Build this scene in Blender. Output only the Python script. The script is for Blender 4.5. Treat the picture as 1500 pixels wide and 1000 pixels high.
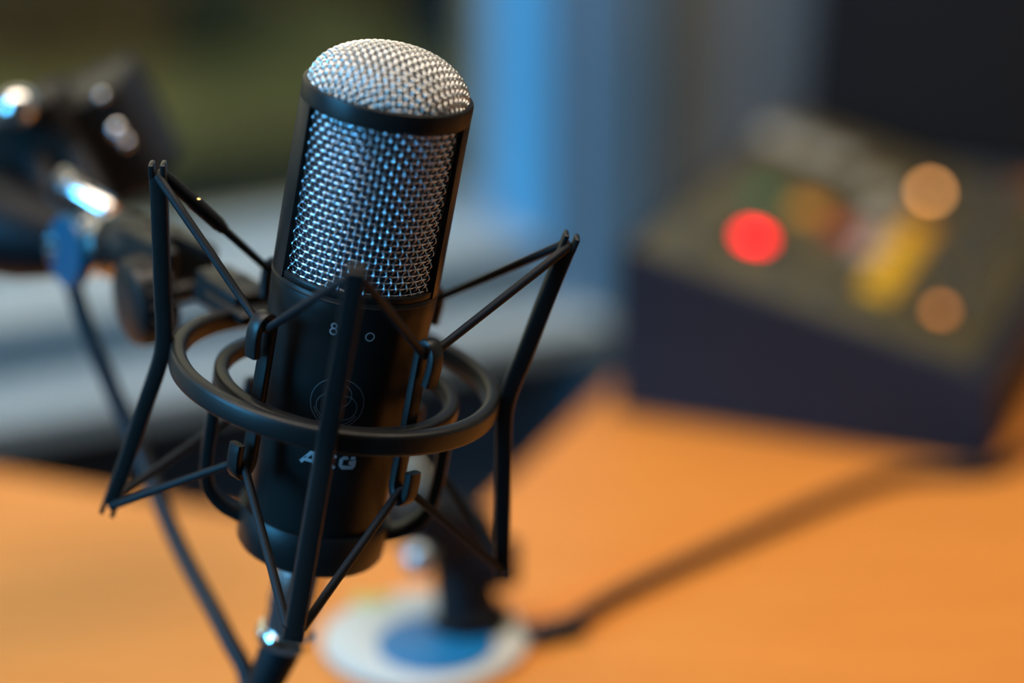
import bpy, bmesh, math, random
from mathutils import Vector, Matrix, noise

random.seed(7)
scn = bpy.context.scene
COL = scn.collection
for o in list(bpy.data.objects):
    bpy.data.objects.remove(o)

# ------------------------------------------------------------------ camera
cd = bpy.data.cameras.new('camera')
cam = bpy.data.objects.new('camera', cd)
COL.objects.link(cam)
cam.location = (0, 0, 1.190)
cam.rotation_euler = (math.radians(70), 0, 0)
cd.sensor_width = 36.0
cd.lens = 84.96
cd.clip_start = 0.05
cd.clip_end = 100
cd.dof.use_dof = True
cd.dof.focus_distance = 0.760
cd.dof.aperture_fstop = 2.1
cd.dof.aperture_blades = 0
scn.camera = cam

# ------------------------------------------------------------------ world, lights, exposure
w = bpy.data.worlds.new('dusk')
scn.world = w
w.use_nodes = True
bg = w.node_tree.nodes['Background']
bg.inputs[0].default_value = (1.0, 0.90, 0.64, 1)
bg.inputs[1].default_value = 1.15
scn.view_settings.view_transform = 'Standard'
scn.view_settings.look = 'None'
scn.view_settings.exposure = 0.0
scn.view_settings.gamma = 1.0
scn.view_settings.use_curve_mapping = False

CEIL_W, CEIL_COL = 44.0, (1.0, 0.82, 0.62)      # warm ceiling panel (lamp is made with its fixture)
SIDE_W, SIDE_COL = 112.0, (0.05, 0.48, 1.0)      # dusk daylight entering by the side window

# ------------------------------------------------------------------ room frame
UW = Vector((0.9023, 0.4311, 0)); NW = Vector((-0.4311, 0.9023, 0))
KS = 0.759
WP = (Vector((0.043, 1.795, 0)) + NW * 0.05) * KS
ROOM = Matrix((( UW.x, NW.x, 0, WP.x), (UW.y, NW.y, 0, WP.y), (0, 0, 1, 0), (0, 0, 0, 1)))   # s, n, z -> world

# ------------------------------------------------------------------ materials
MATS = {}
def mat(name, col, rough=0.5, metal=0.0, spec=0.5, noise_scale=0, noise_amt=0.0, bump=0.0, bump_scale=200, emit=None, estr=0.0, coat=0.0):
    m = bpy.data.materials.new(name); m.use_nodes = True
    nt = m.node_tree; b = nt.nodes['Principled BSDF']
    b.inputs['Base Color'].default_value = (*col, 1)
    b.inputs['Roughness'].default_value = rough
    b.inputs['Metallic'].default_value = metal
    b.inputs['Specular IOR Level'].default_value = spec
    b.inputs['Coat Weight'].default_value = coat
    if emit:
        b.inputs['Emission Color'].default_value = (*emit, 1)
        b.inputs['Emission Strength'].default_value = estr
    tc = nt.nodes.new('ShaderNodeTexCoord')
    if noise_scale:
        n = nt.nodes.new('ShaderNodeTexNoise'); n.inputs['Scale'].default_value = noise_scale; n.inputs['Detail'].default_value = 5
        nt.links.new(tc.outputs['Object'], n.inputs['Vector'])
        r = nt.nodes.new('ShaderNodeValToRGB')
        r.color_ramp.elements[0].position = 0.3; r.color_ramp.elements[1].position = 0.7
        r.color_ramp.elements[0].color = (*[c * (1 - noise_amt) for c in col], 1)
        r.color_ramp.elements[1].color = (*[min(1, c * (1 + noise_amt)) for c in col], 1)
        nt.links.new(n.outputs['Fac'], r.inputs['Fac']); nt.links.new(r.outputs['Color'], b.inputs['Base Color'])
    if bump:
        n2 = nt.nodes.new('ShaderNodeTexNoise'); n2.inputs['Scale'].default_value = bump_scale
        nt.links.new(tc.outputs['Object'], n2.inputs['Vector'])
        bp = nt.nodes.new('ShaderNodeBump'); bp.inputs['Strength'].default_value = bump; bp.inputs['Distance'].default_value = 0.0003
        nt.links.new(n2.outputs['Fac'], bp.inputs['Height']); nt.links.new(bp.outputs['Normal'], b.inputs['Normal'])
    MATS[name] = m
    return m

mat('satin_black', (0.010, 0.0092, 0.0085), 0.40, 0, 0.34, bump=0.15, bump_scale=1500)
mat('body_black', (0.012, 0.0105, 0.0095), 0.36, 0, 0.18, bump=0.06, bump_scale=2500)
mat('rubber', (0.006, 0.006, 0.007), 0.6, 0, 0.3, bump=0.3, bump_scale=3000)
mat('wire', (0.82, 0.82, 0.84), 0.20, 1.0)
mat('dome_wire_lit', (0.86, 0.83, 0.79), 0.30, 1.0)  # same grille metal, tinted cream to carry the warm overhead light
mat('inner_screen', (0.022, 0.017, 0.026), 0.6, 0.2, noise_scale=900, noise_amt=0.6)
mat('chrome', (0.85, 0.84, 0.82), 0.10, 1.0)
mat('nickel', (0.72, 0.70, 0.68), 0.22, 1.0)
mat('print_grey', (0.60, 0.62, 0.64), 0.35, 0.6)
mat('print_dim', (0.20, 0.19, 0.18), 0.35, 0.7)
mat('gold_line', (0.70, 0.52, 0.22), 0.3, 1.0)
mat('gloss_black', (0.006, 0.006, 0.007), 0.2, 0, 0.45)
mat('matt_black', (0.005, 0.005, 0.006), 0.5, 0, 0.18)
mat('blue_sheen', (0.004, 0.075, 0.14), 0.35, 0, 0.4)  # blue light on the boom's clamp disc, put into its base colour
mat('cable_black', (0.007, 0.008, 0.010), 0.5, 0, 0.3, bump=0.2, bump_scale=1200)
mat('brown_black', (0.012, 0.009, 0.007), 0.55, 0, 0.3)
mat('console_navy', (0.013, 0.014, 0.021), 0.6, 0, 0.3, noise_scale=60, noise_amt=0.15)
mat('panel_olive', (0.085, 0.072, 0.038), 0.55, 0, 0.3, noise_scale=30, noise_amt=0.25)
mat('screen_black', (0.012, 0.007, 0.005), 0.7, 0, 0.08)
mat('btn_green', (0.02, 0.16, 0.06), 0.4)
mat('btn_amber', (0.75, 0.30, 0.01), 0.4)
mat('btn_red', (0.42, 0.05, 0.03), 0.4)
mat('btn_yellow', (0.85, 0.45, 0.01), 0.4)
mat('btn_white', (0.34, 0.31, 0.24), 0.5)
mat('btn_pink', (0.52, 0.36, 0.30), 0.5)
mat('btn_grey', (0.06, 0.06, 0.055), 0.5)
mat('led_red', (0.6, 0.0, 0.01), 0.8, 0, 0.05, emit=(1.0, 0.0, 0.012), estr=9)
mat('led_amber', (0.6, 0.3, 0.1), 0.3, emit=(1.0, 0.42, 0.12), estr=11)
mat('led_orange', (0.5, 0.2, 0.05), 0.3, emit=(1.0, 0.32, 0.07), estr=2.6)
mat('screw_steel', (0.40, 0.46, 0.48), 0.4, 0.9)
mat('base_white', (0.58, 0.56, 0.49), 0.4)
mat('sticker_blue', (0.003, 0.15, 0.34), 0.4)
mat('sticker_lime', (0.50, 0.52, 0.12), 0.4)
mat('knob_grey', (0.20, 0.21, 0.18), 0.4)
mat('paint_frame', (0.35, 0.41, 0.42), 0.45, noise_scale=6, noise_amt=0.05)
mat('rail_shaded', (0.15, 0.20, 0.22), 0.5, noise_scale=6, noise_amt=0.06)  # frame paint darkened to put the recess's shade into the colour
mat('duct_blue', (0.14, 0.24, 0.31), 0.5, noise_scale=6, noise_amt=0.06)
mat('jamb_blue_light', (0.085, 0.32, 0.48), 0.5, noise_scale=6, noise_amt=0.06)  # jamb colour with the blue light falling on it painted in
mat('wall_paint', (0.20, 0.24, 0.26), 0.8, 0, 0.3, noise_scale=4, noise_amt=0.08, bump=0.2, bump_scale=120)
mat('wall_shaded', (0.11, 0.11, 0.12), 0.7, 0, 0.3, noise_scale=8, noise_amt=0.1)  # grey wall darkened, so the shade below the sill is in its colour
mat('room_paint', (0.13, 0.105, 0.085), 0.85, 0, 0.2, noise_scale=3, noise_amt=0.06)
mat('tan_bounce', (0.52, 0.40, 0.26), 0.85, 0, 0.2, noise_scale=3, noise_amt=0.06)  # unseen right wall, coloured tan to reflect warm light onto the grille
mat('ceiling_paint', (0.34, 0.31, 0.27), 0.9, 0, 0.2, noise_scale=3, noise_amt=0.04)
mat('carpet', (0.05, 0.05, 0.055), 0.95, 0, 0.1, noise_scale=300, noise_amt=0.3)
mat('lawn', (0.115, 0.135, 0.070), 0.9, 0, 0.1, noise_scale=1.3, noise_amt=0.45)
mat('hedge', (0.013, 0.021, 0.019), 0.9, 0, 0.1, noise_scale=5, noise_amt=0.5)
mat('hedge_dark', (0.005, 0.010, 0.011), 0.9, 0, 0.1, noise_scale=5, noise_amt=0.4)
mat('hedge_pale', (0.052, 0.074, 0.060), 0.9, 0, 0.1, noise_scale=4, noise_amt=0.35)
mat('bark', (0.05, 0.04, 0.03), 0.9)
mat('lamp_panel', (0.8, 0.8, 0.8), 0.5)
mat('steel_dark', (0.06, 0.06, 0.065), 0.35, 0.8)

# orange laminate with a faint grain
m = mat('desk_orange', (0.74, 0.275, 0.045), 0.42, 0, 0.35)
nt = m.node_tree; b = nt.nodes['Principled BSDF']
tc = nt.nodes.new('ShaderNodeTexCoord'); mp = nt.nodes.new('ShaderNodeMapping'); mp.inputs['Scale'].default_value = (2, 26, 1); mp.inputs['Rotation'].default_value[2] = 0.39
nz = nt.nodes.new('ShaderNodeTexNoise'); nz.inputs['Scale'].default_value = 4; nz.inputs['Detail'].default_value = 6
rp = nt.nodes.new('ShaderNodeValToRGB')
rp.color_ramp.elements[0].position = 0.25; rp.color_ramp.elements[0].color = (0.66, 0.214, 0.032, 1)
rp.color_ramp.elements[1].position = 0.75; rp.color_ramp.elements[1].color = (0.79, 0.276, 0.047, 1)
nt.links.new(tc.outputs['Object'], mp.inputs['Vector']); nt.links.new(mp.outputs['Vector'], nz.inputs['Vector'])
nt.links.new(nz.outputs['Fac'], rp.inputs['Fac']); nt.links.new(rp.outputs['Color'], b.inputs['Base Color'])

# thin window glass
m = bpy.data.materials.new('glass'); m.use_nodes = True; MATS['glass'] = m
nt = m.node_tree; nt.nodes.clear()
out = nt.nodes.new('ShaderNodeOutputMaterial'); mx = nt.nodes.new('ShaderNodeMixShader'); tr = nt.nodes.new('ShaderNodeBsdfTransparent')
gl = nt.nodes.new('ShaderNodeBsdfGlossy'); fr = nt.nodes.new('ShaderNodeFresnel')
tr.inputs[0].default_value = (0.93, 0.96, 0.95, 1); gl.inputs['Roughness'].default_value = 0.02; fr.inputs[0].default_value = 1.3
nt.links.new(fr.outputs[0], mx.inputs[0]); nt.links.new(tr.outputs[0], mx.inputs[1]); nt.links.new(gl.outputs[0], mx.inputs[2]); nt.links.new(mx.outputs[0], out.inputs[0])

# ------------------------------------------------------------------ mesh helpers (all lengths in millimetres, built in metres)
def rrect(wd, ht, c=0.8, n=3):
    """rounded rectangle profile, width wd along a, ht along b"""
    pts = []
    for cx, cy, a0 in ((wd/2-c, ht/2-c, 0), (-wd/2+c, ht/2-c, 90), (-wd/2+c, -ht/2+c, 180), (wd/2-c, -ht/2+c, 270)):
        for k in range(n + 1):
            a = math.radians(a0 + 90 * k / n)
            pts.append((cx + c*math.cos(a), cy + c*math.sin(a)))
    return pts

def spline(pts, n=8):
    """Catmull-Rom through the points"""
    P = [Vector(p) for p in pts]; P = [2*P[0]-P[1]] + P + [2*P[-1]-P[-2]]
    out = []
    for i in range(1, len(P)-2):
        for k in range(n):
            t = k/n; a, b_, c, d = P[i-1], P[i], P[i+1], P[i+2]
            out.append(0.5*((2*b_) + (c-a)*t + (2*a-5*b_+4*c-d)*t*t + (3*b_-a-3*c+d)*t**3))
    out.append(P[-2]); return out

class MB:
    def __init__(s): s.v, s.f = [], []
    def add(s, vs, fs):
        o = len(s.v); s.v += [Vector(v) for v in vs]; s.f += [[i+o for i in f] for f in fs]; return s
    def box(s, c, size, ax=None, ch=0.0):
        c = Vector(c); ex, ey, ez = ax if ax else (Vector((1,0,0)), Vector((0,1,0)), Vector((0,0,1)))
        ex, ey, ez = Vector(ex).normalized(), Vector(ey).normalized(), Vector(ez).normalized()
        if ch <= 0:
            vs = [c + ex*(i*size[0]/2) + ey*(j*size[1]/2) + ez*(k*size[2]/2) for i in (-1,1) for j in (-1,1) for k in (-1,1)]
            return s.add(vs, [(0,1,3,2),(4,6,7,5),(0,4,5,1),(2,3,7,6),(0,2,6,4),(1,5,7,3)])
        hz = size[2]/2
        rings = []
        for z, ins in ((-hz, ch), (-hz+ch, 0), (hz-ch, 0), (hz, ch)):
            rings.append([c + ex*x + ey*y + ez*z for x, y in rrect(size[0]-2*ins, size[1]-2*ins, max(ch, .05), 2)])
        return s.loft(rings)
    def loft(s, rings, cap=True, closed=False):
        n = len(rings[0]); vs = [p for r in rings for p in r]; fs = []
        m_ = len(rings)
        for i in range(m_ if closed else m_-1):
            for j in range(n):
                a, b_ = i*n, ((i+1) % m_)*n
                fs.append((a+j, a+(j+1) % n, b_+(j+1) % n, b_+j))
        if cap and not closed:
            fs.append(tuple(range(n))[::-1]); fs.append(tuple((m_-1)*n+j for j in range(n)))
        return s.add(vs, fs)
    def sweep(s, path, prof, side, closed=False, scale=None):
        """prof a-axis = side (constant), b-axis = tangent x side"""
        P = [Vector(p) for p in path]; side = Vector(side).normalized(); rings = []
        for i, p in enumerate(P):
            t = (P[min(i+1, len(P)-1)] - P[max(i-1, 0)]).normalized()
            bb = t.cross(side).normalized(); k = scale[i] if scale else 1
            rings.append([p + side*(x*k) + bb*(y*k) for x, y in prof])
        return s.loft(rings)
    def tube(s, path, r, n=8, cap=True):
        P = [Vector(p) for p in path]; m_ = len(P)
        t = (P[1]-P[0]).normalized(); up = t.orthogonal().normalized(); rings = []
        for i in range(m_):
            t2 = (P[min(i+1, m_-1)] - P[max(i-1, 0)]).normalized()
            up = (up - t2*up.dot(t2)).normalized(); sd = t2.cross(up)
            rr = r[i] if isinstance(r, (list, tuple)) else r
            rings.append([P[i] + (up*math.cos(2*math.pi*k/n) + sd*math.sin(2*math.pi*k/n))*rr for k in range(n)])
        return s.loft(rings, cap)
    def rod(s, a, b_, prof, n=24):
        """surface of revolution about a->b; prof = [(dist along, radius)]"""
        a, b_ = Vector(a), Vector(b_); d = (b_-a).normalized(); u = d.orthogonal().normalized(); v = d.cross(u)
        return s.loft([[a + d*x + (u*math.cos(2*math.pi*k/n) + v*math.sin(2*math.pi*k/n))*max(r, .01) for k in range(n)] for x, r in prof])
    def lathe(s, prof, n=96, c=(0,0), closed=True, a0=0, a1=360):
        """closed profile of (r, z) turned about z; partial arcs are capped"""
        full = abs(a1-a0) >= 359.9; rings = []
        cnt = n if full else n+1
        for k in range(cnt):
            a = math.radians(a0 + (a1-a0)*k/n)
            rings.append([Vector((c[0]+r*math.cos(a), c[1]+r*math.sin(a), z)) for r, z in prof])
        if closed: return s.loft(rings, cap=not full, closed=full)
        m_ = len(prof); vs = [p for r in rings for p in r]; fs = []
        for i in range(cnt if full else cnt-1):
            for j in range(m_-1):
                a, b_ = i*m_, ((i+1) % cnt)*m_
                fs.append((a+j, b_+j, b_+j+1, a+j+1))
        return s.add(vs, fs)
    def build(s, name, material, parent=None, xf=None, smooth=38, kind=None, label=None):
        me = bpy.data.meshes.new(name)
        me.from_pydata([((xf @ v) if xf else v)*0.001 for v in s.v], [], s.f)
        bm = bmesh.new(); bm.from_mesh(me); bmesh.ops.recalc_face_normals(bm, faces=bm.faces); bm.to_mesh(me); bm.free()
        me.materials.append(MATS[material])
        if smooth:
            for p in me.polygons: p.use_smooth = True
            me.set_sharp_from_angle(angle=math.radians(smooth))
        o = bpy.data.objects.new(name, me); COL.objects.link(o)
        if parent: o.parent = parent
        if kind: o['kind'] = kind
        if label: o['label'] = label
        return o

def thing(name, label, cat, mw=None, group=None, kind=None):
    o = bpy.data.objects.new(name, None); COL.objects.link(o); o.empty_display_size = 0.02
    if mw is not None: o.matrix_world = mw
    o['label'] = label; o['category'] = cat
    if group: o['group'] = group
    if kind: o['kind'] = kind
    return o
def tag(o, label, cat, kind=None, group=None):
    o['label'] = label; o['category'] = cat
    if kind: o['kind'] = kind
    if group: o['group'] = group
    return o
def T3(x, y, z): return Matrix.Translation((x*0.001, y*0.001, z*0.001))

# ------------------------------------------------------------------ setting (room frame: s along the window wall, n outwards, z up; mm)
S0, S1, N0 = -2400, 1900, -4300       # room extents
DUCT = 53
WS0, WS1 = -2150, 11                 # window opening in s
SILL, HEAD, RTOP = 686, 2250, 2600    # heights

def room_obj(name, mb, material, label, cat, parent=None, smooth=None):
    o = mb.build(name, material, parent, smooth=smooth)
    if parent is None:
        o.matrix_world = ROOM; tag(o, label, cat, 'structure')
    return o
def bx(s0, s1, n0, n1, z0, z1): return ((s0+s1)/2, (n0+n1)/2, (z0+z1)/2), (s1-s0, n1-n0, z1-z0)

mb = MB(); mb.box(*bx(S0-150, S1+150, N0-150, 140, -100, 0)); room_obj('floor', mb, 'carpet', 'dark grey carpet floor of the room', 'floor')
mb = MB(); mb.box(*bx(S0-150, S1+150, N0-150, 140, RTOP, RTOP+100)); room_obj('ceiling', mb, 'ceiling_paint', 'plain off white ceiling above the desk', 'ceiling')
mb = MB()
mb.box(*bx(WS1, S1, 0, 140, 0, RTOP)); mb.box(*bx(S0, WS0, 0, 140, 0, RTOP)); mb.box(*bx(WS0, WS1, 0, 140, HEAD, RTOP))
wall = room_obj('wall_back', mb, 'wall_paint', 'blue grey painted wall around the wide window', 'wall')
mb = MB(); mb.box(*bx(WS0, WS1, 0, 140, 0, SILL)); mb.build('wall_below_sill', 'wall_shaded', wall, smooth=None, label='wall below the window sill with shade put into its dark colour')
# left wall has an opening for the side window
n2a, n2b, z2a, z2b = -1120, -180, 900, 2400
mb = MB()
mb.box(*bx(S0-140, S0, N0, n2a, 0, RTOP)); mb.box(*bx(S0-140, S0, n2b, 140, 0, RTOP)); mb.box(*bx(S0-140, S0, n2a, n2b, 0, z2a)); mb.box(*bx(S0-140, S0, n2a, n2b, z2b, RTOP))
room_obj('wall_left', mb, 'room_paint', 'brown grey wall with the side window', 'wall')
mb = MB(); mb.box(*bx(S1, S1+140, N0, 140, 0, RTOP)); room_obj('wall_right', mb, 'tan_bounce', 'unseen wall on the right of the room, tan to bounce warm light', 'wall')
mb = MB(); mb.box(*bx(S0, S1, N0-140, N0, 0, RTOP)); room_obj('wall_front', mb, 'room_paint', 'brown grey wall behind the camera', 'wall')

win = thing('window_1', 'wide window with pale sill and blue jamb behind the desk', 'window', ROOM, kind='structure')
mb = MB(); mb.box(((WS0+WS1)/2, -13, SILL+8.5), (WS1-WS0+40, 50, 17), ch=1.5); mb.build('sill', 'paint_frame', win, smooth=30)
mb = MB(); mb.box(*bx(WS0, WS1, 12, 85, SILL+17, SILL+50)); mb.build('bottom_rail', 'rail_shaded', win, smooth=None)
mb = MB(); mb.box(*bx(WS0, WS1, 10, 86, SILL+50, SILL+55)); mb.build('ledge', 'paint_frame', win, smooth=None)
mb = MB(); mb.box(*bx(WS1-4, WS1+.5, 1, 85, SILL+55, HEAD)); mb.build('jamb', 'jamb_blue_light', win, smooth=None, label='jamb with blue light painted in')
mb = MB(); mb.box(*bx(WS0-.5, WS0+4, 1, 85, SILL+55, HEAD)); mb.build('jamb', 'jamb_blue_light', win, smooth=None, label='jamb with blue light painted in')
fz0 = SILL+50
mb = MB(); mb.box(*bx(WS0, WS1, 86, 112, fz0, fz0+18)); mb.box(*bx(WS0, WS1, 86, 112, HEAD-24, HEAD)); mb.box(*bx(WS0, WS0+24, 86, 112, fz0, HEAD)); mb.box(*bx(WS1-5, WS1, 86, 112, fz0, HEAD))
mb.build('frame', 'paint_frame', win, smooth=None)
mb = MB(); mb.box(*bx(WS0+22, WS1-4, 95, 101, fz0+16, HEAD-22)); mb.build('pane', 'glass', win, smooth=None)
# vertical trims on the wall to the right of the window
mb = MB(); mb.box((DUCT, -7, RTOP/2), (56, 14, RTOP-4), ch=3); room_obj('trim_1', mb, 'duct_blue', 'blue painted vertical duct beside the window jamb', 'trim', smooth=30)
mb = MB(); mb.box(((S0+S1)/2, N0+8, 45), (S1-S0-10, 14, 88)); room_obj('baseboard_front', mb, 'paint_frame', 'pale skirting board behind the camera', 'trim')

win2 = thing('window_2', 'side window letting cool dusk daylight in from the left', 'window', ROOM, kind='structure')
mb = MB()
for a in (n2a, (n2a+n2b)/2-20, n2b-40): mb.box(*bx(S0-110, S0-70, a, a+40, z2a, z2b))
for a in (z2a, z2b-40): mb.box(*bx(S0-109, S0-71, n2a, n2b, a, a+40))
mb.build('frame', 'paint_frame', win2, smooth=None)
mb = MB(); mb.box(*bx(S0-93, S0-87, n2a+20, n2b-20, z2a+20, z2b-20)); mb.build('pane', 'glass', win2, smooth=None)
ld = bpy.data.lights.new('side_daylight', 'AREA'); ld.shape = 'RECTANGLE'; ld.size = (n2b-n2a)*.001-.05; ld.size_y = (z2b-z2a)*.001-.05
ld.energy = SIDE_W; ld.color = SIDE_COL
lo = bpy.data.objects.new('side_daylight', ld); COL.objects.link(lo)
lc = ROOM @ Vector(((S0-60)*.001, (n2a+n2b)/2*.001, (z2a+z2b)/2*.001))
lo.location = lc; lo.rotation_euler = UW.to_track_quat('-Z', 'Z').to_euler()

# ceiling panel light
cl = thing('ceiling_light', 'flat warm ceiling light panel above the desk', 'lamp', ROOM @ T3(-320, -480, RTOP))
mb = MB()
for sx, sy, wx, wy in ((0, -410, 2440, 20), (0, 410, 2440, 20), (-1210, 0, 20, 800), (1210, 0, 20, 800)): mb.box((sx, sy, -20), (wx, wy, 40))
mb.build('frame', 'paint_frame', cl, smooth=None)
mb = MB(); mb.box((0, 0, -6), (2404, 804, 10)); mb.build('panel', 'lamp_panel', cl, smooth=None)
ld = bpy.data.lights.new('ceiling_lamp', 'AREA'); ld.shape = 'RECTANGLE'; ld.size = 2.38; ld.size_y = 0.78; ld.energy = CEIL_W; ld.color = CEIL_COL
lo = bpy.data.objects.new('ceiling_lamp', ld); COL.objects.link(lo); lo.parent = cl; lo.location = (0, 0, -0.018)

# outdoors: lawn and bushes
mb = MB(); mb.box((-2000, 11000, -350), (30000, 21600, 100)); o = mb.build('ground', 'lawn', smooth=None); o.matrix_world = ROOM; tag(o, 'mown lawn outside the window', 'lawn', 'structure')
def bush(name, label, s, n, wx, wy, h, material, seed):
    root = thing(name, label, 'bush', T3(s, n, -300), group='bushes on the lawn')
    bm = bmesh.new(); bmesh.ops.create_icosphere(bm, subdivisions=5, radius=1)
    for v in bm.verts:
        q = v.co.copy(); d = 1 + 0.30*noise.noise(q*2.2+Vector((seed, 0, 0))) + 0.16*noise.noise(q*6+Vector((0, seed, 0))) + 0.10*noise.noise(q*14) + 0.08*noise.noise(q*31)
        v.co = Vector((q.x*d*wx/2, q.y*d*wy/2, max(-0.44, q.z*d*0.5)*h + h*0.55))*0.001
    me = bpy.data.meshes.new('foliage'); bm.to_mesh(me); bm.free(); me.materials.append(MATS[material])
    o = bpy.data.objects.new('foliage', me); COL.objects.link(o); o.parent = root
    mb = MB(); mb.rod((0, 0, 0), (0, 0, h*.5), [(0, 45), (h*.25, 35), (h*.5, 30)], 8); mb.build('stem', 'bark', root)
bush('bush', 'dark round bush beside the blue window jamb', 80, 5350, 760, 620, 900, 'hedge_dark', 3.1)
bush('bush', 'grey green bush at the top of the lawn behind the microphone', -830, 6300, 420, 400, 420, 'hedge_pale', 8.2)
bush('bush', 'dim grey green bush at the far left of the lawn', -1300, 6250, 420, 400, 400, 'hedge_pale', 5.5)
bush('bush', 'long dark hedge standing along the far end of the lawn', -900, 6950, 3400, 600, 900, 'hedge', 1.4)
bush('bush', 'low dark ground cover shrub growing close under the window', -560, 4560, 1500, 900, 150, 'hedge_dark', 6.9)

# ------------------------------------------------------------------ desk (world mm)
U = Vector((0.92484, -0.38035, 0)); V = Vector((0.38035, 0.92484, 0))
DZ = 740
desk = thing('desk', 'orange wood laminate desk with a cut out corner at the back', 'desk', T3(0, 1000, 0))
def wall_hit(p, d, off=-8):
    w0 = WP*1000 + NW*off; t = (w0-p).dot(NW)/d.dot(NW); return p + d*t
Cc = Vector((-44, 1280, 0)) * KS
W1 = wall_hit(Cc, -U, -42); W2 = wall_hit(Cc, V, -16)
pr = wall_hit(Vector((760, 600, 0)), Vector((0, 1, 0)), -16)
F0 = Vector((-230, 810, 0))      # the front edge runs just below the picture
poly = [F0 - U*330, W1, Cc, W2, pr, F0 + U*1070]
bm = bmesh.new(); base = [bm.verts.new((p.x*.001, (p.y-1000)*.001, (DZ-28)*.001)) for p in poly]
f = bm.faces.new(base); r = bmesh.ops.extrude_face_region(bm, geom=[f])
for v in [g for g in r['geom'] if isinstance(g, bmesh.types.BMVert)]: v.co.z = DZ*.001
bmesh.ops.recalc_face_normals(bm, faces=bm.faces)
es = [e for e in bm.edges if all(abs(v.co.z-DZ*.001) < 1e-6 for v in e.verts)]
bmesh.ops.bevel(bm, geom=es, offset=0.002, segments=2, affect='EDGES')
me = bpy.data.meshes.new('desktop'); bm.to_mesh(me); bm.free(); me.materials.append(MATS['desk_orange'])
o = bpy.data.objects.new('desktop', me); COL.objects.link(o); o.parent = desk
for x, y in ((-480, 960), (700, 480), (720, 1500), (30, 960)):
    mb = MB(); mb.box((x, y-1000, (DZ-28)/2), (45, 45, DZ-28), ch=2); mb.build('leg', 'steel_dark', desk)

# ------------------------------------------------------------------ microphone and shock mount share the mount's tilted frame (origin = centre of the outer ring)
MR = Matrix(((0.9791338872, -0.0851332377, 0.1845241521), (0.0890037426, 0.9959493005, -0.0127798549), (-0.1826887098, 0.0289365292, 0.9827448868)))
LIFT = Vector((0, 0, -143))
MT = Vector((-57.353, 734.729, 1053.735)) + LIFT
MIC = Matrix.Translation(MT*0.001) @ MR.to_4x4()
def tomic(p): return MR.transposed() @ (Vector(p) + LIFT - MT)
def pol(az, r, z, c=(0, 0)): a = math.radians(az); return Vector((c[0]+r*math.cos(a), c[1]+r*math.sin(a), z))
AX = (1.0, 0.0)         # microphone axis in that frame
ZB = -58.0

mic = thing('condenser_microphone', 'black studio condenser microphone with silver woven grille in the shock mount', 'microphone', MIC @ T3(AX[0], AX[1], ZB))
def z_(z): return z - ZB
ZT, ZS = 98.0, 36.0
def body_r(z): return 27.0 - 4.7*max(0.0, ZS-2-z)/92.0
# body
prof = [(0.5, z_(ZB)), (21.0, z_(ZB)), (body_r(ZB)-.2, z_(ZB)+1)]
for k in range(1, 17): z = ZB + 1 + (ZS-1.5-ZB)*k/17; prof.append((body_r(z), z_(z)))
prof += [(27, z_(ZS-1.2)), (26.6, z_(ZS-.4)), (25.6, z_(ZS)), (0.5, z_(ZS))]
mb = MB(); mb.lathe(prof, 128, closed=False); body = mb.build('body', 'body_black', mic)
mb = MB(); mb.lathe([(26.9, z_(ZS-2.1)), (27.14, z_(ZS-1.9)), (27.14, z_(ZS-1.5)), (26.9, z_(ZS-1.3))], 128, closed=False); mb.build('seam_line', 'body_black', mic)
# rails at the sides and the top rim
for ac in (0, 180):
    p = rrect(1.7, z_(ZT-5.5)-z_(ZS-.8), .5, 2); zc = (z_(ZT-5.5)+z_(ZS-.8))/2
    mb = MB(); mb.lathe([(26.15+x, zc+y) for x, y in p], 24, a0=ac-27, a1=ac+27); mb.build('side_rail', 'body_black', mic)
p = [(24.9, -6.2), (26.6, -6.4), (27.0, -6.0), (27.05, -1.2), (26.8, -.35), (26.2, 0), (25.4, -.1), (24.9, -.8)]
mb = MB(); mb.lathe([(r, z_(ZT+z)) for r, z in p], 128); mb.build('rim', 'body_black', mic)
p = rrect(1.6, 2.2, .4, 2)
mb = MB(); mb.lathe([(25.7+x, z_(ZS+.9)+y) for x, y in p], 128); mb.build('grille_base_ring', 'body_black', mic)
# woven wire side grille
def weave_side(a_mid):
    mb = MB(); NC = 78; da = 360.0/NC; half = 62; RM = 24.95; wr = 0.27
    zlo, zhi = z_(ZS+.3), z_(ZT-5.6); rows = int((zhi-zlo)/2.02); pz = (zhi-zlo)/rows
    nk = int(half/da)
    for i in range(rows+1):
        path = []
        for k in range(-nk*4, nk*4+1):
            a = a_mid + k/4*da
            path.append(pol(a, RM + 0.18*(1 if i % 2 else -1)*math.cos(math.pi*k/4), zlo+i*pz))
        mb.tube(path, wr, 5, cap=False)
    for k in range(-nk, nk+1):
        path = [pol(a_mid+k*da, RM - 0.58*(1 if k % 2 else -1)*math.cos(math.pi*j/4), zlo + j/4*pz) for j in range(rows*4+1)]
        mb.tube(path, wr, 5, cap=False)
    return mb
weave_side(268).build('grille_mesh', 'wire', mic, kind='stuff', label='front silver woven wire grille', smooth=80)
weave_side(88).build('grille_mesh', 'wire', mic, kind='stuff', label='rear silver woven wire grille', smooth=80)
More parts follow.
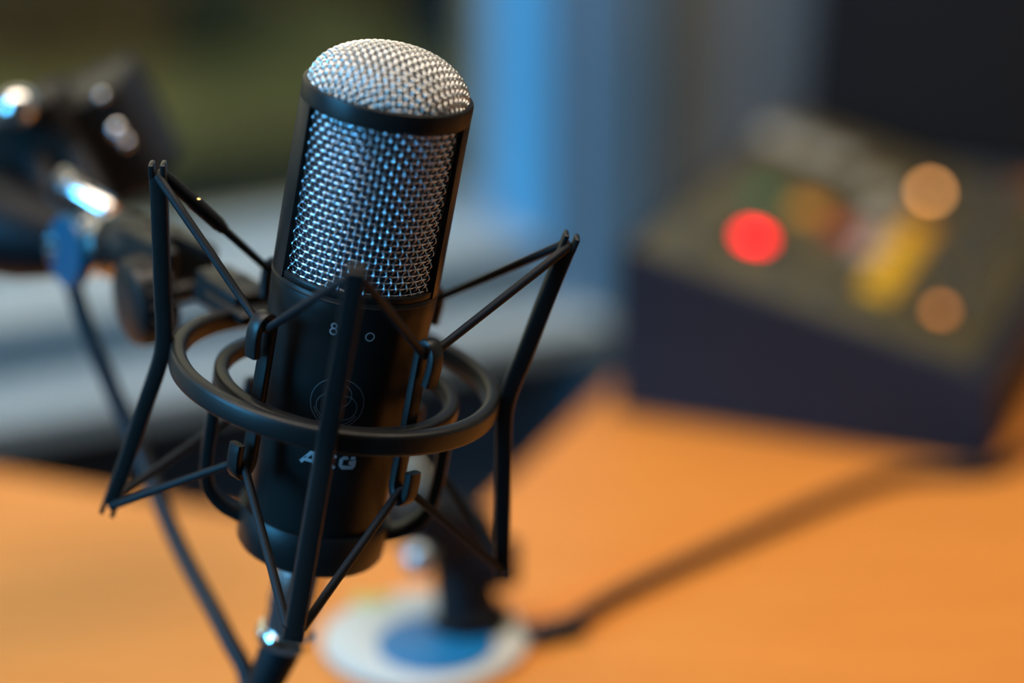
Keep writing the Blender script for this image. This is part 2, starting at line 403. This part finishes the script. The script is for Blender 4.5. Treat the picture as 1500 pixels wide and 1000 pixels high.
# woven dome: a flat mesh pressed over a half ellipsoid
RD, HD, DZ0 = 25.0, 14.2, ZT - 1.2
tab = [(0, 0, HD)]; L = 0
for k in range(1, 201):
    a = math.pi/2*k/200; r = RD*math.sin(a)**0.94; z = HD*math.cos(a)
    L += math.hypot(r-tab[-1][1], z-tab[-1][2]); tab.append((L, r, z))
def dome_pt(x, y, off, sc=1.0):
    rho = math.hypot(x, y)
    if rho > L: return None
    lo_, hi_ = 0, 200
    while hi_-lo_ > 1:
        md = (lo_+hi_)//2
        if tab[md][0] <= rho: lo_ = md
        else: hi_ = md
    t = (rho-tab[lo_][0])/(tab[hi_][0]-tab[lo_][0]); r = tab[lo_][1]*(1-t)+tab[hi_][1]*t; z = tab[lo_][2]*(1-t)+tab[hi_][2]*t
    cx, cy = (x/rho, y/rho) if rho > 1e-6 else (1, 0)
    p = Vector((cx*r, cy*r, z)); nrm = Vector((p.x/RD**2, p.y/RD**2, p.z/HD**2)).normalized()
    p = p*sc + nrm*off; return Vector((p.x, p.y, p.z + z_(DZ0)))
mb = MB(); P0 = 2.15; n_ = int(L/P0); ca, sa = math.cos(.16), math.sin(.16)
for d in (0, 1):
    for i in range(-n_, n_+1):
        path = []
        for k in range(-n_*4, n_*4+1):
            s_ = k/4*P0; q = i*P0
            sg = (1 if (i+d) % 2 else -1)*math.cos(math.pi*k/4)*0.48
            x, y = (s_, q) if d == 0 else (q, s_)
            pt = dome_pt(x*ca-y*sa, x*sa+y*ca, sg)
            if pt: path.append(pt)
        if len(path) > 3: mb.tube(path, 0.37, 5, cap=False)
mb.build('grille_dome', 'dome_wire_lit', mic, kind='stuff', label='domed woven wire grille top', smooth=80)
# inner screen behind the wires
prof = [(23.3, z_(ZS)), (23.3, z_(ZT-3))] + [(p_[1]*.925, z_(DZ0)+p_[2]*.90) for p_ in reversed(tab[::8])]
mb = MB(); mb.lathe(prof, 64, closed=False); mb.build('inner_screen', 'inner_screen', mic)
# printed marks wrapped on the tapered body
def marks(strokes, zc, az0, wd):
    mb = MB()
    for st in strokes:
        P = [Vector(p) for p in st]; closed = (P[0]-P[-1]).length < 1e-6; rings = []
        for i, p in enumerate(P):
            if closed: t = P[(i+1) % (len(P)-1)] - P[(i-1) % (len(P)-1)]
            else: t = P[min(i+1, len(P)-1)] - P[max(i-1, 0)]
            t.normalize(); nn = Vector((-t.y, t.x)); ring = []
            k = wd/2
            if not closed and 0 < i < len(P)-1:
                t1 = (P[i]-P[i-1]).normalized(); k = wd/2/max(.45, nn.dot(Vector((-t1.y, t1.x))))
            for sgn, up in ((1, 0.0), (1, .07), (-1, .07), (-1, 0.0)):
                q = p + nn*k*sgn; z = zc + q.y; rr = body_r(z) + up
                a = math.radians(az0) + q.x/rr
                ring.append(Vector((rr*math.cos(a), rr*math.sin(a), z_(z))))
            rings.append(ring)
        mb.loft(rings, cap=True)
    return mb
def circ(cx, cy, r, a0=0, a1=360, n=40): return [(cx+r*math.cos(math.radians(a0+(a1-a0)*k/n)), cy+r*math.sin(math.radians(a0+(a1-a0)*k/n))) for k in range(n+1)]
A0 = 268.6
A_ = [[(-2.5, -2.2), (0.6, 2.0), (1.9, 2.0), (2.4, -2.2)], [(-1.1, -1.0), (2.1, -1.0)]]
K_ = [[(-2.0, -2.2), (-2.0, 2.2)], [(2.2, 2.2), (-1.6, 0), (2.2, -2.2)]]
G_ = [[(2.4, 1.7), (-1.5, 1.7), (-2.2, 1.0), (-2.2, -1.0), (-1.5, -1.7), (2.0, -1.7), (2.2, -1.0), (2.2, 0.0), (0.4, 0.0)]]
word = [[(x+dx, y) for x, y in s_] for L_, dx in ((A_, -6.4), (K_, 0), (G_, 6.2)) for s_ in L_]
marks(word, -19.6, A0, 1.15).build('lettering', 'print_grey', body, smooth=None, label='silver brand lettering')
marks([circ(0, .95, .80), circ(0, -.95, 1.0)], 26.0, A0-12.2, .42).build('pattern_symbol', 'print_grey', body, smooth=None, label='printed figure of eight symbol')
marks([circ(0, 0, 1.35)], 25.0, A0+13.0, .36).build('pattern_symbol', 'print_grey', body, smooth=None, label='printed open circle symbol')
emb = [circ(0, 0, 8.6), circ(0, 0, 7.6, 200, 330)]
for k in range(3):
    a = math.radians(90+120*k); emb.append(circ(2.7*math.cos(a), 2.7*math.sin(a), 4.2))
marks(emb, 1.0, A0-1.2, .34).build('emblem', 'print_dim', body, smooth=None, label='thin silver emblem of three linked rings in a circle')

# ---- shock mount
sm = thing('shock_mount', 'black spider shock mount with elastic cords holding the microphone', 'shock mount', MIC @ T3(0, 0, -61))
OFF = Matrix.Translation((0, 0, 61))
AZ0 = -4.0
p = rrect(5.0, 7.6, 1.5, 3)
mb = MB(); mb.lathe([(51.6+x, y) for x, y in p], 160); mb.build('outer_ring', 'satin_black', sm, OFF)
for az in (176, 266, -4, 86):
    c_ = math.radians(az); side = Vector((-math.sin(c_), math.cos(c_), 0))
    ctl = [(65.7, 57.0), (63.5, 45), (59.3, 20), (57.1, 8), (56.3, 0), (57.1, -8), (59.3, -20), (63.5, -45), (65.9, -57.5)]
    path = [pol(az, q.x, q.y) for q in spline([(a, b_, 0) for a, b_ in ctl], 5)]
    mb = MB(); mb.sweep(path, rrect(6.4, 5.4, 1.1, 2), side)
    for sg in (1, -1):     # forked tips: an inner and an outer prong
        d = (path[0]-path[1]).normalized() if sg == 1 else (path[-1]-path[-2]).normalized()
        e = path[0] if sg == 1 else path[-1]; rad = d.cross(side).normalized()
        for kk in (-1, 1):
            mb.box(e + d*1.8 + rad*(1.85*kk), (6.2, 1.6, 5.0), (side, rad, d), ch=.35)
    mb.build('arm', 'satin_black', sm, OFF)
# inner basket
p = rrect(4.6, 5.6, 1.2, 3)
mb = MB(); mb.lathe([(38.0+x, -4+y) for x, y in p], 128, c=AX); mb.build('inner_ring', 'satin_black', sm, OFF)
p = [(22.6, -47.5), (24.6, -47.3), (25.2, -48.2), (24.6, -60.0), (23.6, -61.5), (12, -62), (12, -59.5), (22.2, -58.8)]
mb = MB(); mb.lathe([(r, z) for r, z in p], 96, c=AX); mb.build('cup', 'satin_black', sm, OFF)
for az in (0, 180):
    c_ = math.radians(az); side = Vector((-math.sin(c_), math.cos(c_), 0))
    ctl = [(38.0, -4), (38.2, -15), (38.2, -33), (36.6, -44), (31.5, -50.5), (24.0, -54.0)]
    path = [pol(az, q.x, q.y, AX) for q in spline([(a, b_, 0) for a, b_ in ctl], 6)]
    mb = MB(); mb.sweep(path, rrect(6.5, 4.2, 1.2, 2), side); mb.build('yoke_leg', 'satin_black', sm, OFF)
hooks_u, hooks_l = {}, {}
for az in (221, 311, 131, 41):
    c_ = math.radians(az); side = Vector((-math.sin(c_), math.cos(c_), 0))
    up = [(39.5, 13.0), (40.2, 19), (39.8, 23.5), (37.6, 26.2), (35.0, 25.5), (34.0, 21)]
    lo_ = [(34.0, 0), (33.6, -20), (34.2, -25.5), (36.8, -28.2), (39.4, -26.0), (40.0, -20.5), (39.8, -17)]
    path = [pol(az, q.x, q.y, AX) for q in spline([(a, b_, 0) for a, b_ in up+lo_], 5)]
    mb = MB(); mb.sweep(path, rrect(5.2, 3.0, .9, 2), side); mb.build('hook_post', 'satin_black', sm, OFF)
    hooks_u[az] = pol(az, 36.8, 22.4, AX); hooks_l[az] = pol(az, 37.0, -24.4, AX)
# elastic cords
pairs = ((176, 131), (176, 221), (266, 221), (266, 311), (-4, 311), (-4, 41), (86, 41), (86, 131))
for sg, hk in ((1, hooks_u), (-1, hooks_l)):
    for az, ha in pairs:
        tip = pol(az, 65.5, 57.5 if sg == 1 else -58.0); sgn = 1 if ((ha-az+540) % 360)-180 > 0 else -1
        sd = Vector((-math.sin(math.radians(az)), math.cos(math.radians(az)), 0))
        a = tip + sd*2.4*sgn; h = hk[ha]
        sh = Vector((-math.sin(math.radians(ha)), math.cos(math.radians(ha)), 0))
        b_ = h - sh*1.6*sgn
        path = [tip, a] + [a.lerp(b_, t) for t in (.25, .5, .75)] + [b_, h + sh*.6*sgn]
        mb = MB(); mb.tube(path, [1.35, 1.5, 1.5, 1.45, 1.4, 1.35, 1.3], 10)
        cord = mb.build('elastic_cord', 'rubber', sm, OFF)
        if sg == 1 and (az, ha) == (176, 131):
            mb = MB(); q0, q1 = a.lerp(b_, .03), a.lerp(b_, .56)
            mb.tube([q0, q0.lerp(q1, .1), q0.lerp(q1, .45), q0.lerp(q1, .5), q0.lerp(q1, .9), q1], [1.9, 2.2, 2.2, 2.45, 2.35, 1.8], 12); mb.build('sleeve', 'rubber', cord, OFF)
            mb = MB(); cpt = a.lerp(b_, .31) + Vector((.5, -1.0, 2.1)); mb.box(cpt, (1.8, 1.4, .9), ch=.25); mb.build('clip', 'gold_line', cord, OFF)
# bracket and swivel at the back left of the ring (points measured in the room, then brought into the mount's frame)
def mic_pts(*ps): return [tomic(p_) for p_ in ps]
a, b_ = mic_pts((-91, 777, 1062), (-113, 800, 1067))
d = (b_-a).normalized(); sd = Vector((0, 0, 1)).cross(d).normalized(); up = d.cross(sd)
mb = MB(); mb.box(a + up*1, (22, 20, 5), (d, sd, up), ch=.8); mb.box(a + d*5 + up*5.5, (18, 17, 4.5), (d, sd, up), ch=.8); mb.box(a + d*12 + up*2, (16, 14, 12), (d, sd, up), ch=1)
mb.build('bracket', 'satin_black', sm, OFF)
e0, e1 = mic_pts((-113, 800, 1067), (-139, 833, 1068)); d2 = (e1-e0).normalized(); s2 = Vector((0, 0, 1)).cross(d2).normalized(); u2 = d2.cross(s2)
mb = MB(); mb.box(e0.lerp(e1, .25) + s2*8, (26, 5, 20), (d2, s2, u2), ch=1.2); mb.box(e0.lerp(e1, .25) - s2*8, (26, 5, 20), (d2, s2, u2), ch=1.2); mb.box(e0.lerp(e1, .6), (16, 20, 19), (d2, s2, u2), ch=1.2)
mb.build('clevis', 'satin_black', sm, OFF)
mb = MB(); mb.rod(e0.lerp(e1, .62), e1, [(0, 9), (2, 11), (12, 11), (16, 10.6)], 40); mb.build('swivel_barrel', 'satin_black', sm, OFF)
kc = tomic((-128, 798, 1058)); kd = (tomic((-128, 798, 1058) + Vector((-.80, -.52, -.06))) - kc) if False else MR.transposed() @ Vector((-.86, -.50, -.04))
kp = [(-8, 11), (-7, 14.6), (-6, 15.6), (4, 15.6), (6.2, 14.8), (7.4, 12.5), (7.8, 6)]
mb = MB(); mb.rod(kc, kc+kd, kp, 48)
for k in range(20):
    u_ = kd.normalized().orthogonal().normalized(); v_ = kd.normalized().cross(u_); an = 2*math.pi*k/20
    dr = u_*math.cos(an)+v_*math.sin(an); mb.tube([kc + dr*15.4 - kd.normalized()*5.5, kc + dr*15.4 + kd.normalized()*4], .9, 6)
knob = mb.build('thumb_knob', 'satin_black', sm, OFF)
mb = MB(); mb.rod(kc - kd.normalized()*20, kc, [(0, 4), (14, 4)], 16); mb.build('screw', 'satin_black', knob, OFF)

# ---- plug and cable of the microphone (mount frame for the plug)
mc = thing('microphone_cable', 'black cable with chrome plug hanging from the base of the microphone', 'cable', Matrix.Translation((-0.0735, 0.736, 0.821)))
MI = Matrix.Translation(Vector((73.5, -736, -821))) @ Matrix.Translation(MT) @ MR.to_4x4()
top = Vector((AX[0], AX[1], -58.2)); bot = Vector((AX[0]-2.6, AX[1], -95.5)); bt2 = Vector((-8.5, 1, -128))
mb = MB(); mb.rod(top, bot, [(0, 8.6), (1, 9.3), (26, 9.3), (28, 8.7), (36, 8.4)], 40); mb.build('plug_shell', 'nickel', mc, MI)
dd = (bot-top).normalized()
mb = MB(); mb.rod(bot-dd*2, bot+dd*6, [(0, 8.6), (.6, 9.8), (2.2, 10.4), (4.2, 10.4), (5.6, 9.6), (6.2, 7.6)], 40); mb.build('collar', 'chrome', mc, MI)
mb = MB(); mb.rod(bot+dd*3, bt2, [(0, 6.9), (2, 7.2), (14, 6.4), (30, 4.6)], 32); mb.build('strain_relief', 'rubber', mc, MI)
bw = MR @ bt2 + MT - LIFT
cab = [bw + (MR @ (dd*-4)), bw, bw + Vector((-2, -2, -14)), (-81, 727, 899), (-91, 717, 892), (-101, 722, 894), (-101, 737, 908), (-92, 750, 931), (-101, 764, 946), (-120, 792, 967), (-138, 819, 996), (-155, 836, 1030), (-163, 846, 1050), (-172, 858, 1062)]
mb = MB(); mb.tube([Vector(q) - Vector((-73.5, 736, 964)) for q in spline(cab, 8)], 3.3, 14); mb.build('cord', 'cable_black', mc)

# ------------------------------------------------------------------ boom arm (world mm)
BB = Vector((-420, 970, 740))
ba = thing('boom_arm', 'black spring boom arm with chrome bolts carrying the shock mount from the left', 'microphone arm', T3(*BB))
BX = Matrix.Translation(LIFT - BB); BB = BB - LIFT
cap = Vector((-166, 856, 1060)); bl = Vector((-236, 893, 1067)); wsh = Vector((-142, 836, 1066)); ax = (wsh-cap).normalized()
mb = MB(); mb.rod(bl, cap, [(0, 17), (3, 19.5), (48, 19.5), (62, 18), (74, 14.5), ((cap-bl).length, 12.5)], 40); mb.build('barrel', 'matt_black', ba, BX)
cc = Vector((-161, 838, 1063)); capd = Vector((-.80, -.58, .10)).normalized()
mb = MB(); mb.rod(cc - capd*3, cc+capd*3, [(0, 12.6), (.8, 13.4), (4.6, 13.4), (5.4, 12.8), (5.6, .1)], 40); mb.rod(cc - capd*2, Vector((-150, 850, 1064)), [(0, 6), (14, 6)], 20); mb.build('clamp_disc', 'blue_sheen', ba, BX, label='clamp disc with blue light put into its colour')
mb = MB(); mb.rod(cap+ax*3, wsh, [(0, 11.8), (9, 11.8), (10, 9.5), (18, 9.5), (19, 7), (32, 7)], 6 if False else 40); mb.build('collar', 'chrome', ba, BX)
mb = MB(); mb.rod(wsh - ax*4, wsh+ax*2, [(0, 11.8), (.6, 12.6), (3.4, 12.6), (4, 11.8)], 40); mb.build('washer', 'nickel', ba, BX)
s0, s1 = Vector((-168, 871, 1079)), Vector((-147, 853, 1073))
mb = MB(); mb.rod(s0, s1, [(0, 3), (1, 4.4), (24, 4.4), (27, 3)], 20); mb.rod(s0 - (s1-s0).normalized()*2, s1, [(0, 4), (1, 5.8), (5, 5.8), (6, 4)], 20); mb.build('lever_pin', 'chrome', ba, BX)
elb = Vector((-353, 965, 1062))
for p0, e_ in ((Vector((-150, 866, 1064)), Vector((-178, 914, 1094))), (Vector((-170, 868, 1066)), Vector((-192, 914, 1094)))):
    mb = MB(); mb.rod(p0, e_, [(0, 5), (2, 6.2), ((e_-p0).length-2, 6.2), ((e_-p0).length, 5)], 24); mb.build('link', 'matt_black', ba, BX)
for dz in (-14, 6):
    p0 = Vector((-182, 924, 1084+dz)); e_ = elb + Vector((0, 0, dz*.6))
    mb = MB(); mb.rod(p0, e_, [(0, 5), (2, 6.2), ((e_-p0).length-2, 6.2), ((e_-p0).length, 5)], 24); mb.build('arm_tube', 'matt_black', ba, BX)
ex = Vector((math.cos(.42), 0, math.sin(.42))); ez = Vector((-math.sin(.42), 0, math.cos(.42))); ey = Vector((0, 1, 0))
bc = Vector((-160, 934, 1081))
mb = MB(); mb.box(bc, (34, 60, 44), (ex, ey, ez), ch=2); mb.box(bc + ex*-30 + ez*-3, (40, 44, 30), (ex, ey, ez), ch=2); blk = mb.build('clamp_block', 'brown_black', ba, BX)
def bolt(p, r, d=Vector((0, -1, .25))):
    d = d.normalized(); mb = MB(); mb.rod(p, p+d*6, [(0, r), (2, r), (2.6+r*.3, r*.75), (3+r*.45, r*.2)], 16); mb.build('bolt', 'chrome', blk, BX)
mb = MB(); mb.box((-188, 908, 1084), (44, 34, 34), (ex, ey, ez), ch=3); mb.build('arm_head', 'brown_black', ba, BX)
mb = MB(); mb.rod((-186, 892, 1103), (-187, 876, 1106), [(0, 5), (3, 7.5), (9, 7.5), (12, 6), (14, 2)], 20); mb.build('chrome_knob', 'chrome', ba, BX)
fy = -30
for a, c, r in ((11, 6, 3.2), (12.5, 0, 2.2), (12, 20, 2.0), (-24, -13, 2.2), (-17, -14, 2.0)):
    bolt(bc + ex*a + ez*c + Vector((0, (fy if a > -16 else -20), 0)), r)
mb = MB(); mb.box(elb, (60, 30, 46), ch=4); mb.build('elbow', 'gloss_black', ba, BX)
for dx in (-14, 14):
    mb = MB(); mb.rod(elb + Vector((dx, 0, 0)), BB + Vector((dx, 0, 40)), [(0, 6), (2, 7), (150, 7), (170, 6)], 20); mb.build('arm_tube', 'gloss_black', ba, BX)
mb = MB(); mb.rod(BB, BB + Vector((0, 0, 60)), [(0, 46), (4, 48), (10, 48), (13, 44), (14, 20), (60, 18)], 40); mb.build('base', 'gloss_black', ba, BX)

# ------------------------------------------------------------------ mixing console seen from its side (local: x along its side, y across its width)
CA = Vector((68*KS, 1492*KS, DZ))
con = thing('mixing_console', 'dark navy wedge shaped mixing console with lit buttons on its sloping panel', 'mixing console',
            Matrix(((U.x, V.x, 0, CA.x*.001), (U.y, V.y, 0, CA.y*.001), (0, 0, 1, CA.z*.001), (0, 0, 0, 1))) @ Matrix.Scale(KS, 4))
LN, WDT, H0, H1 = 250.0, 365.0, 117.0, 59.0
rings = []
for y, ins in ((0, 2), (2, 0), (WDT-2, 0), (WDT, 2)):
    rings.append([Vector(q) for q in ((ins, y, ins), (LN-ins, y, ins), (LN-ins, y, H1-ins), (LN-16, y, H1+3.0-ins), (ins+3, y, H0-ins), (ins, y, H0-3-ins))])
mb = MB(); mb.loft(rings); mb.build('body', 'console_navy', con, smooth=25)
E_ = Vector((LN, 0, H1-H0)).normalized(); NN = Vector((-E_.z, 0, E_.x))
PX_ = (E_, Vector((0, 1, 0)), NN)
def pan(a, b_, h=0): return Vector((0, 0, H0)) + E_*a + Vector((0, b_, 0)) + NN*h
mb = MB(); mb.box(pan(124, WDT/2, .6), (228, WDT-10, 2.4), PX_, ch=.8); mb.build('control_panel', 'panel_olive', con)
def btn(a, b_, sx, sy, material, name='button', h=5):
    mb = MB(); mb.box(pan(a, b_, 1.8+h/2), (sx, sy, h), PX_, ch=1.2); return mb.build(name, material, con)
def led(a, b_, r, material):
    p0 = pan(a, b_, 1.5); mb = MB(); mb.rod(p0, p0+NN*6, [(0, r+9), (1.6, r+9), (2.2, r+.6), (2.3, r-.5)], 24); bz = mb.build('bezel', 'matt_black', con)
    mb = MB(); mb.rod(p0+NN*.8, p0+NN*8, [(0, r), (3, r), (4.4, r*.8), (5.2, r*.45), (5.5, .1)], 24); mb.build('indicator_light', material, bz)
led(69, 81, 8.8, 'led_red'); led(143, 287, 4.2, 'led_amber'); led(203, 68, 4.6, 'led_orange')
btn(50, 168, 22, 26, 'btn_green'); btn(84, 166, 22, 30, 'btn_amber'); btn(112, 150, 20, 30, 'btn_red')
btn(136, 142, 18, 44, 'btn_pink'); btn(112, 258, 20, 40, 'btn_white'); btn(128, 206, 18, 40, 'btn_white')
for k in range(5): btn(160 - k*1.5, 70 + k*33, 22, 24, 'btn_yellow' if k < 4 else 'btn_amber')
for a, b_, sx, sy in ((18, 305, 24, 40), (46, 303, 26, 36), (72, 300, 20, 34)): btn(a, b_, sx, sy, 'btn_white', 'label_strip', 1.2)
for a, b_ in ((40, 40), (105, 40), (135, 36), (185, 130), (195, 170), (205, 210), (185, 250), (215, 110), (215, 290), (185, 310)):
    p0 = pan(a, b_, 1.5); mb = MB(); mb.rod(p0, p0+NN*12, [(0, 7), (2, 7), (3, 5.6), (11, 5), (12, 4)], 20); mb.build('rotary_knob', 'btn_grey', con)

# ------------------------------------------------------------------ dark monitor behind the console
mo0 = Vector((236, 1880, DZ)) * KS; ML = 560.0
mon = thing('monitor', 'black switched off computer screen standing behind the mixing console', 'screen',
            Matrix(((U.x, V.x, 0, (mo0+U*ML*KS/2).x*.001), (U.y, V.y, 0, (mo0+U*ML*KS/2).y*.001), (0, 0, 1, DZ*.001), (0, 0, 0, 1))) @ Matrix.Scale(KS, 4))
tl = math.radians(14); ezm = Vector((0, math.sin(tl), math.cos(tl))); eym = Vector((0, math.cos(tl), -math.sin(tl)))
AXM = (Vector((1, 0, 0)), eym, ezm); mcn = Vector((0, -8, 75)) + ezm*165
mb = MB(); mb.box(mcn, (ML, 26, 330), AXM, ch=4); mb.build('housing', 'screen_black', mon)
mb = MB(); mb.box(mcn - eym*13, (ML-30, 1.6, 300), AXM, ch=.5); mb.build('screen', 'screen_black', mon)
mb = MB(); mb.box((0, 18, 70), (60, 16, 140), ch=2); mb.build('stand', 'screen_black', mon)
mb = MB(); mb.box((0, 0, 5), (200, 84, 10), ch=3); mb.build('base', 'screen_black', mon)

# ------------------------------------------------------------------ small round stand on the desk and its cable
ds = thing('desk_stand', 'small round white desk stand with blue sticker and black swivel joint', 'stand', T3(-46*KS, 1156*KS, DZ) @ Matrix.Scale(KS, 4))
mb = MB(); mb.rod((0, 0, 0), (0, 0, 9), [(0, 53), (2, 55), (5, 55), (8, 51), (9, 30), (9.2, .1)], 64); mb.build('base', 'base_white', ds)
mb = MB(); mb.rod((6, -16, 8), (6, -16, 10), [(0, 31), (1.8, 31), (2.0, 30), (2.05, .1)], 48); mb.build('sticker', 'sticker_blue', ds, label='round blue sticker')
for q, z3 in (((38, 12, 8), (14, 22, 2)), ((-30, 36, 8), (22, 12, 2))):
    mb = MB(); mb.box(q, z3, ch=.5); mb.build('sticker', 'sticker_lime', ds, label='yellow green sticker')
mb = MB(); mb.rod((24, 8, 8), (14, 16, 60), [(0, 22), (6, 22), (8, 17), (30, 15), (44, 13)], 24); mb.build('post', 'matt_black', ds)
mb = MB(); mb.box((12, 16, 62), (46, 34, 30), (Vector((.8, .2, -.5)), Vector((-.2, 1, 0)), Vector((.5, 0, .8))), ch=4); mb.box((36, 14, 42), (28, 24, 24), ch=4); mb.build('swivel_joint', 'matt_black', ds)
mb = MB(); mb.rod((-2, 0, 52), (-6, -14, 54), [(0, 9), (5, 9), (8, 8), (11, 4), (12, .2)], 24); mb.build('clamp_screw', 'screw_steel', ds)
mb = MB(); mb.rod((-4, 30, 72), (-14, 38, 96), [(0, 8), (4, 12), (22, 12), (26, 7)], 20); mb.build('knob', 'knob_grey', ds)
cb = [(6, 1160, 746), (20, 1158, 745), (57, 1205, 744.2), (97, 1246, 744.2), (139, 1287, 744.2), (190, 1336, 744.2), (240, 1374, 744.2), (300, 1384, 744.2), (345, 1440, 744.2), (420, 1540, 744.2), (640, 1620, 744.2)]
mb = MB(); O_ = Vector((20*KS, 1158*KS, DZ)); mb.tube([Vector((q[0]*KS, q[1]*KS, q[2]-744.2+DZ+3.6))-O_ for q in spline(cb, 8)], 3.5, 12)
dc = mb.build('stand_cable', 'cable_black'); dc.matrix_world = T3(*O_); tag(dc, 'thick black cable running across the orange desk from the round stand', 'cable')
mb = MB(); mb.rod((-4, 0, 4.8), (8, 5, 4.8), [(0, 3.8), (2, 4.7), (16, 4.5), (20, 3.6)], 16); mb.build('cable_plug', 'cable_black', dc)
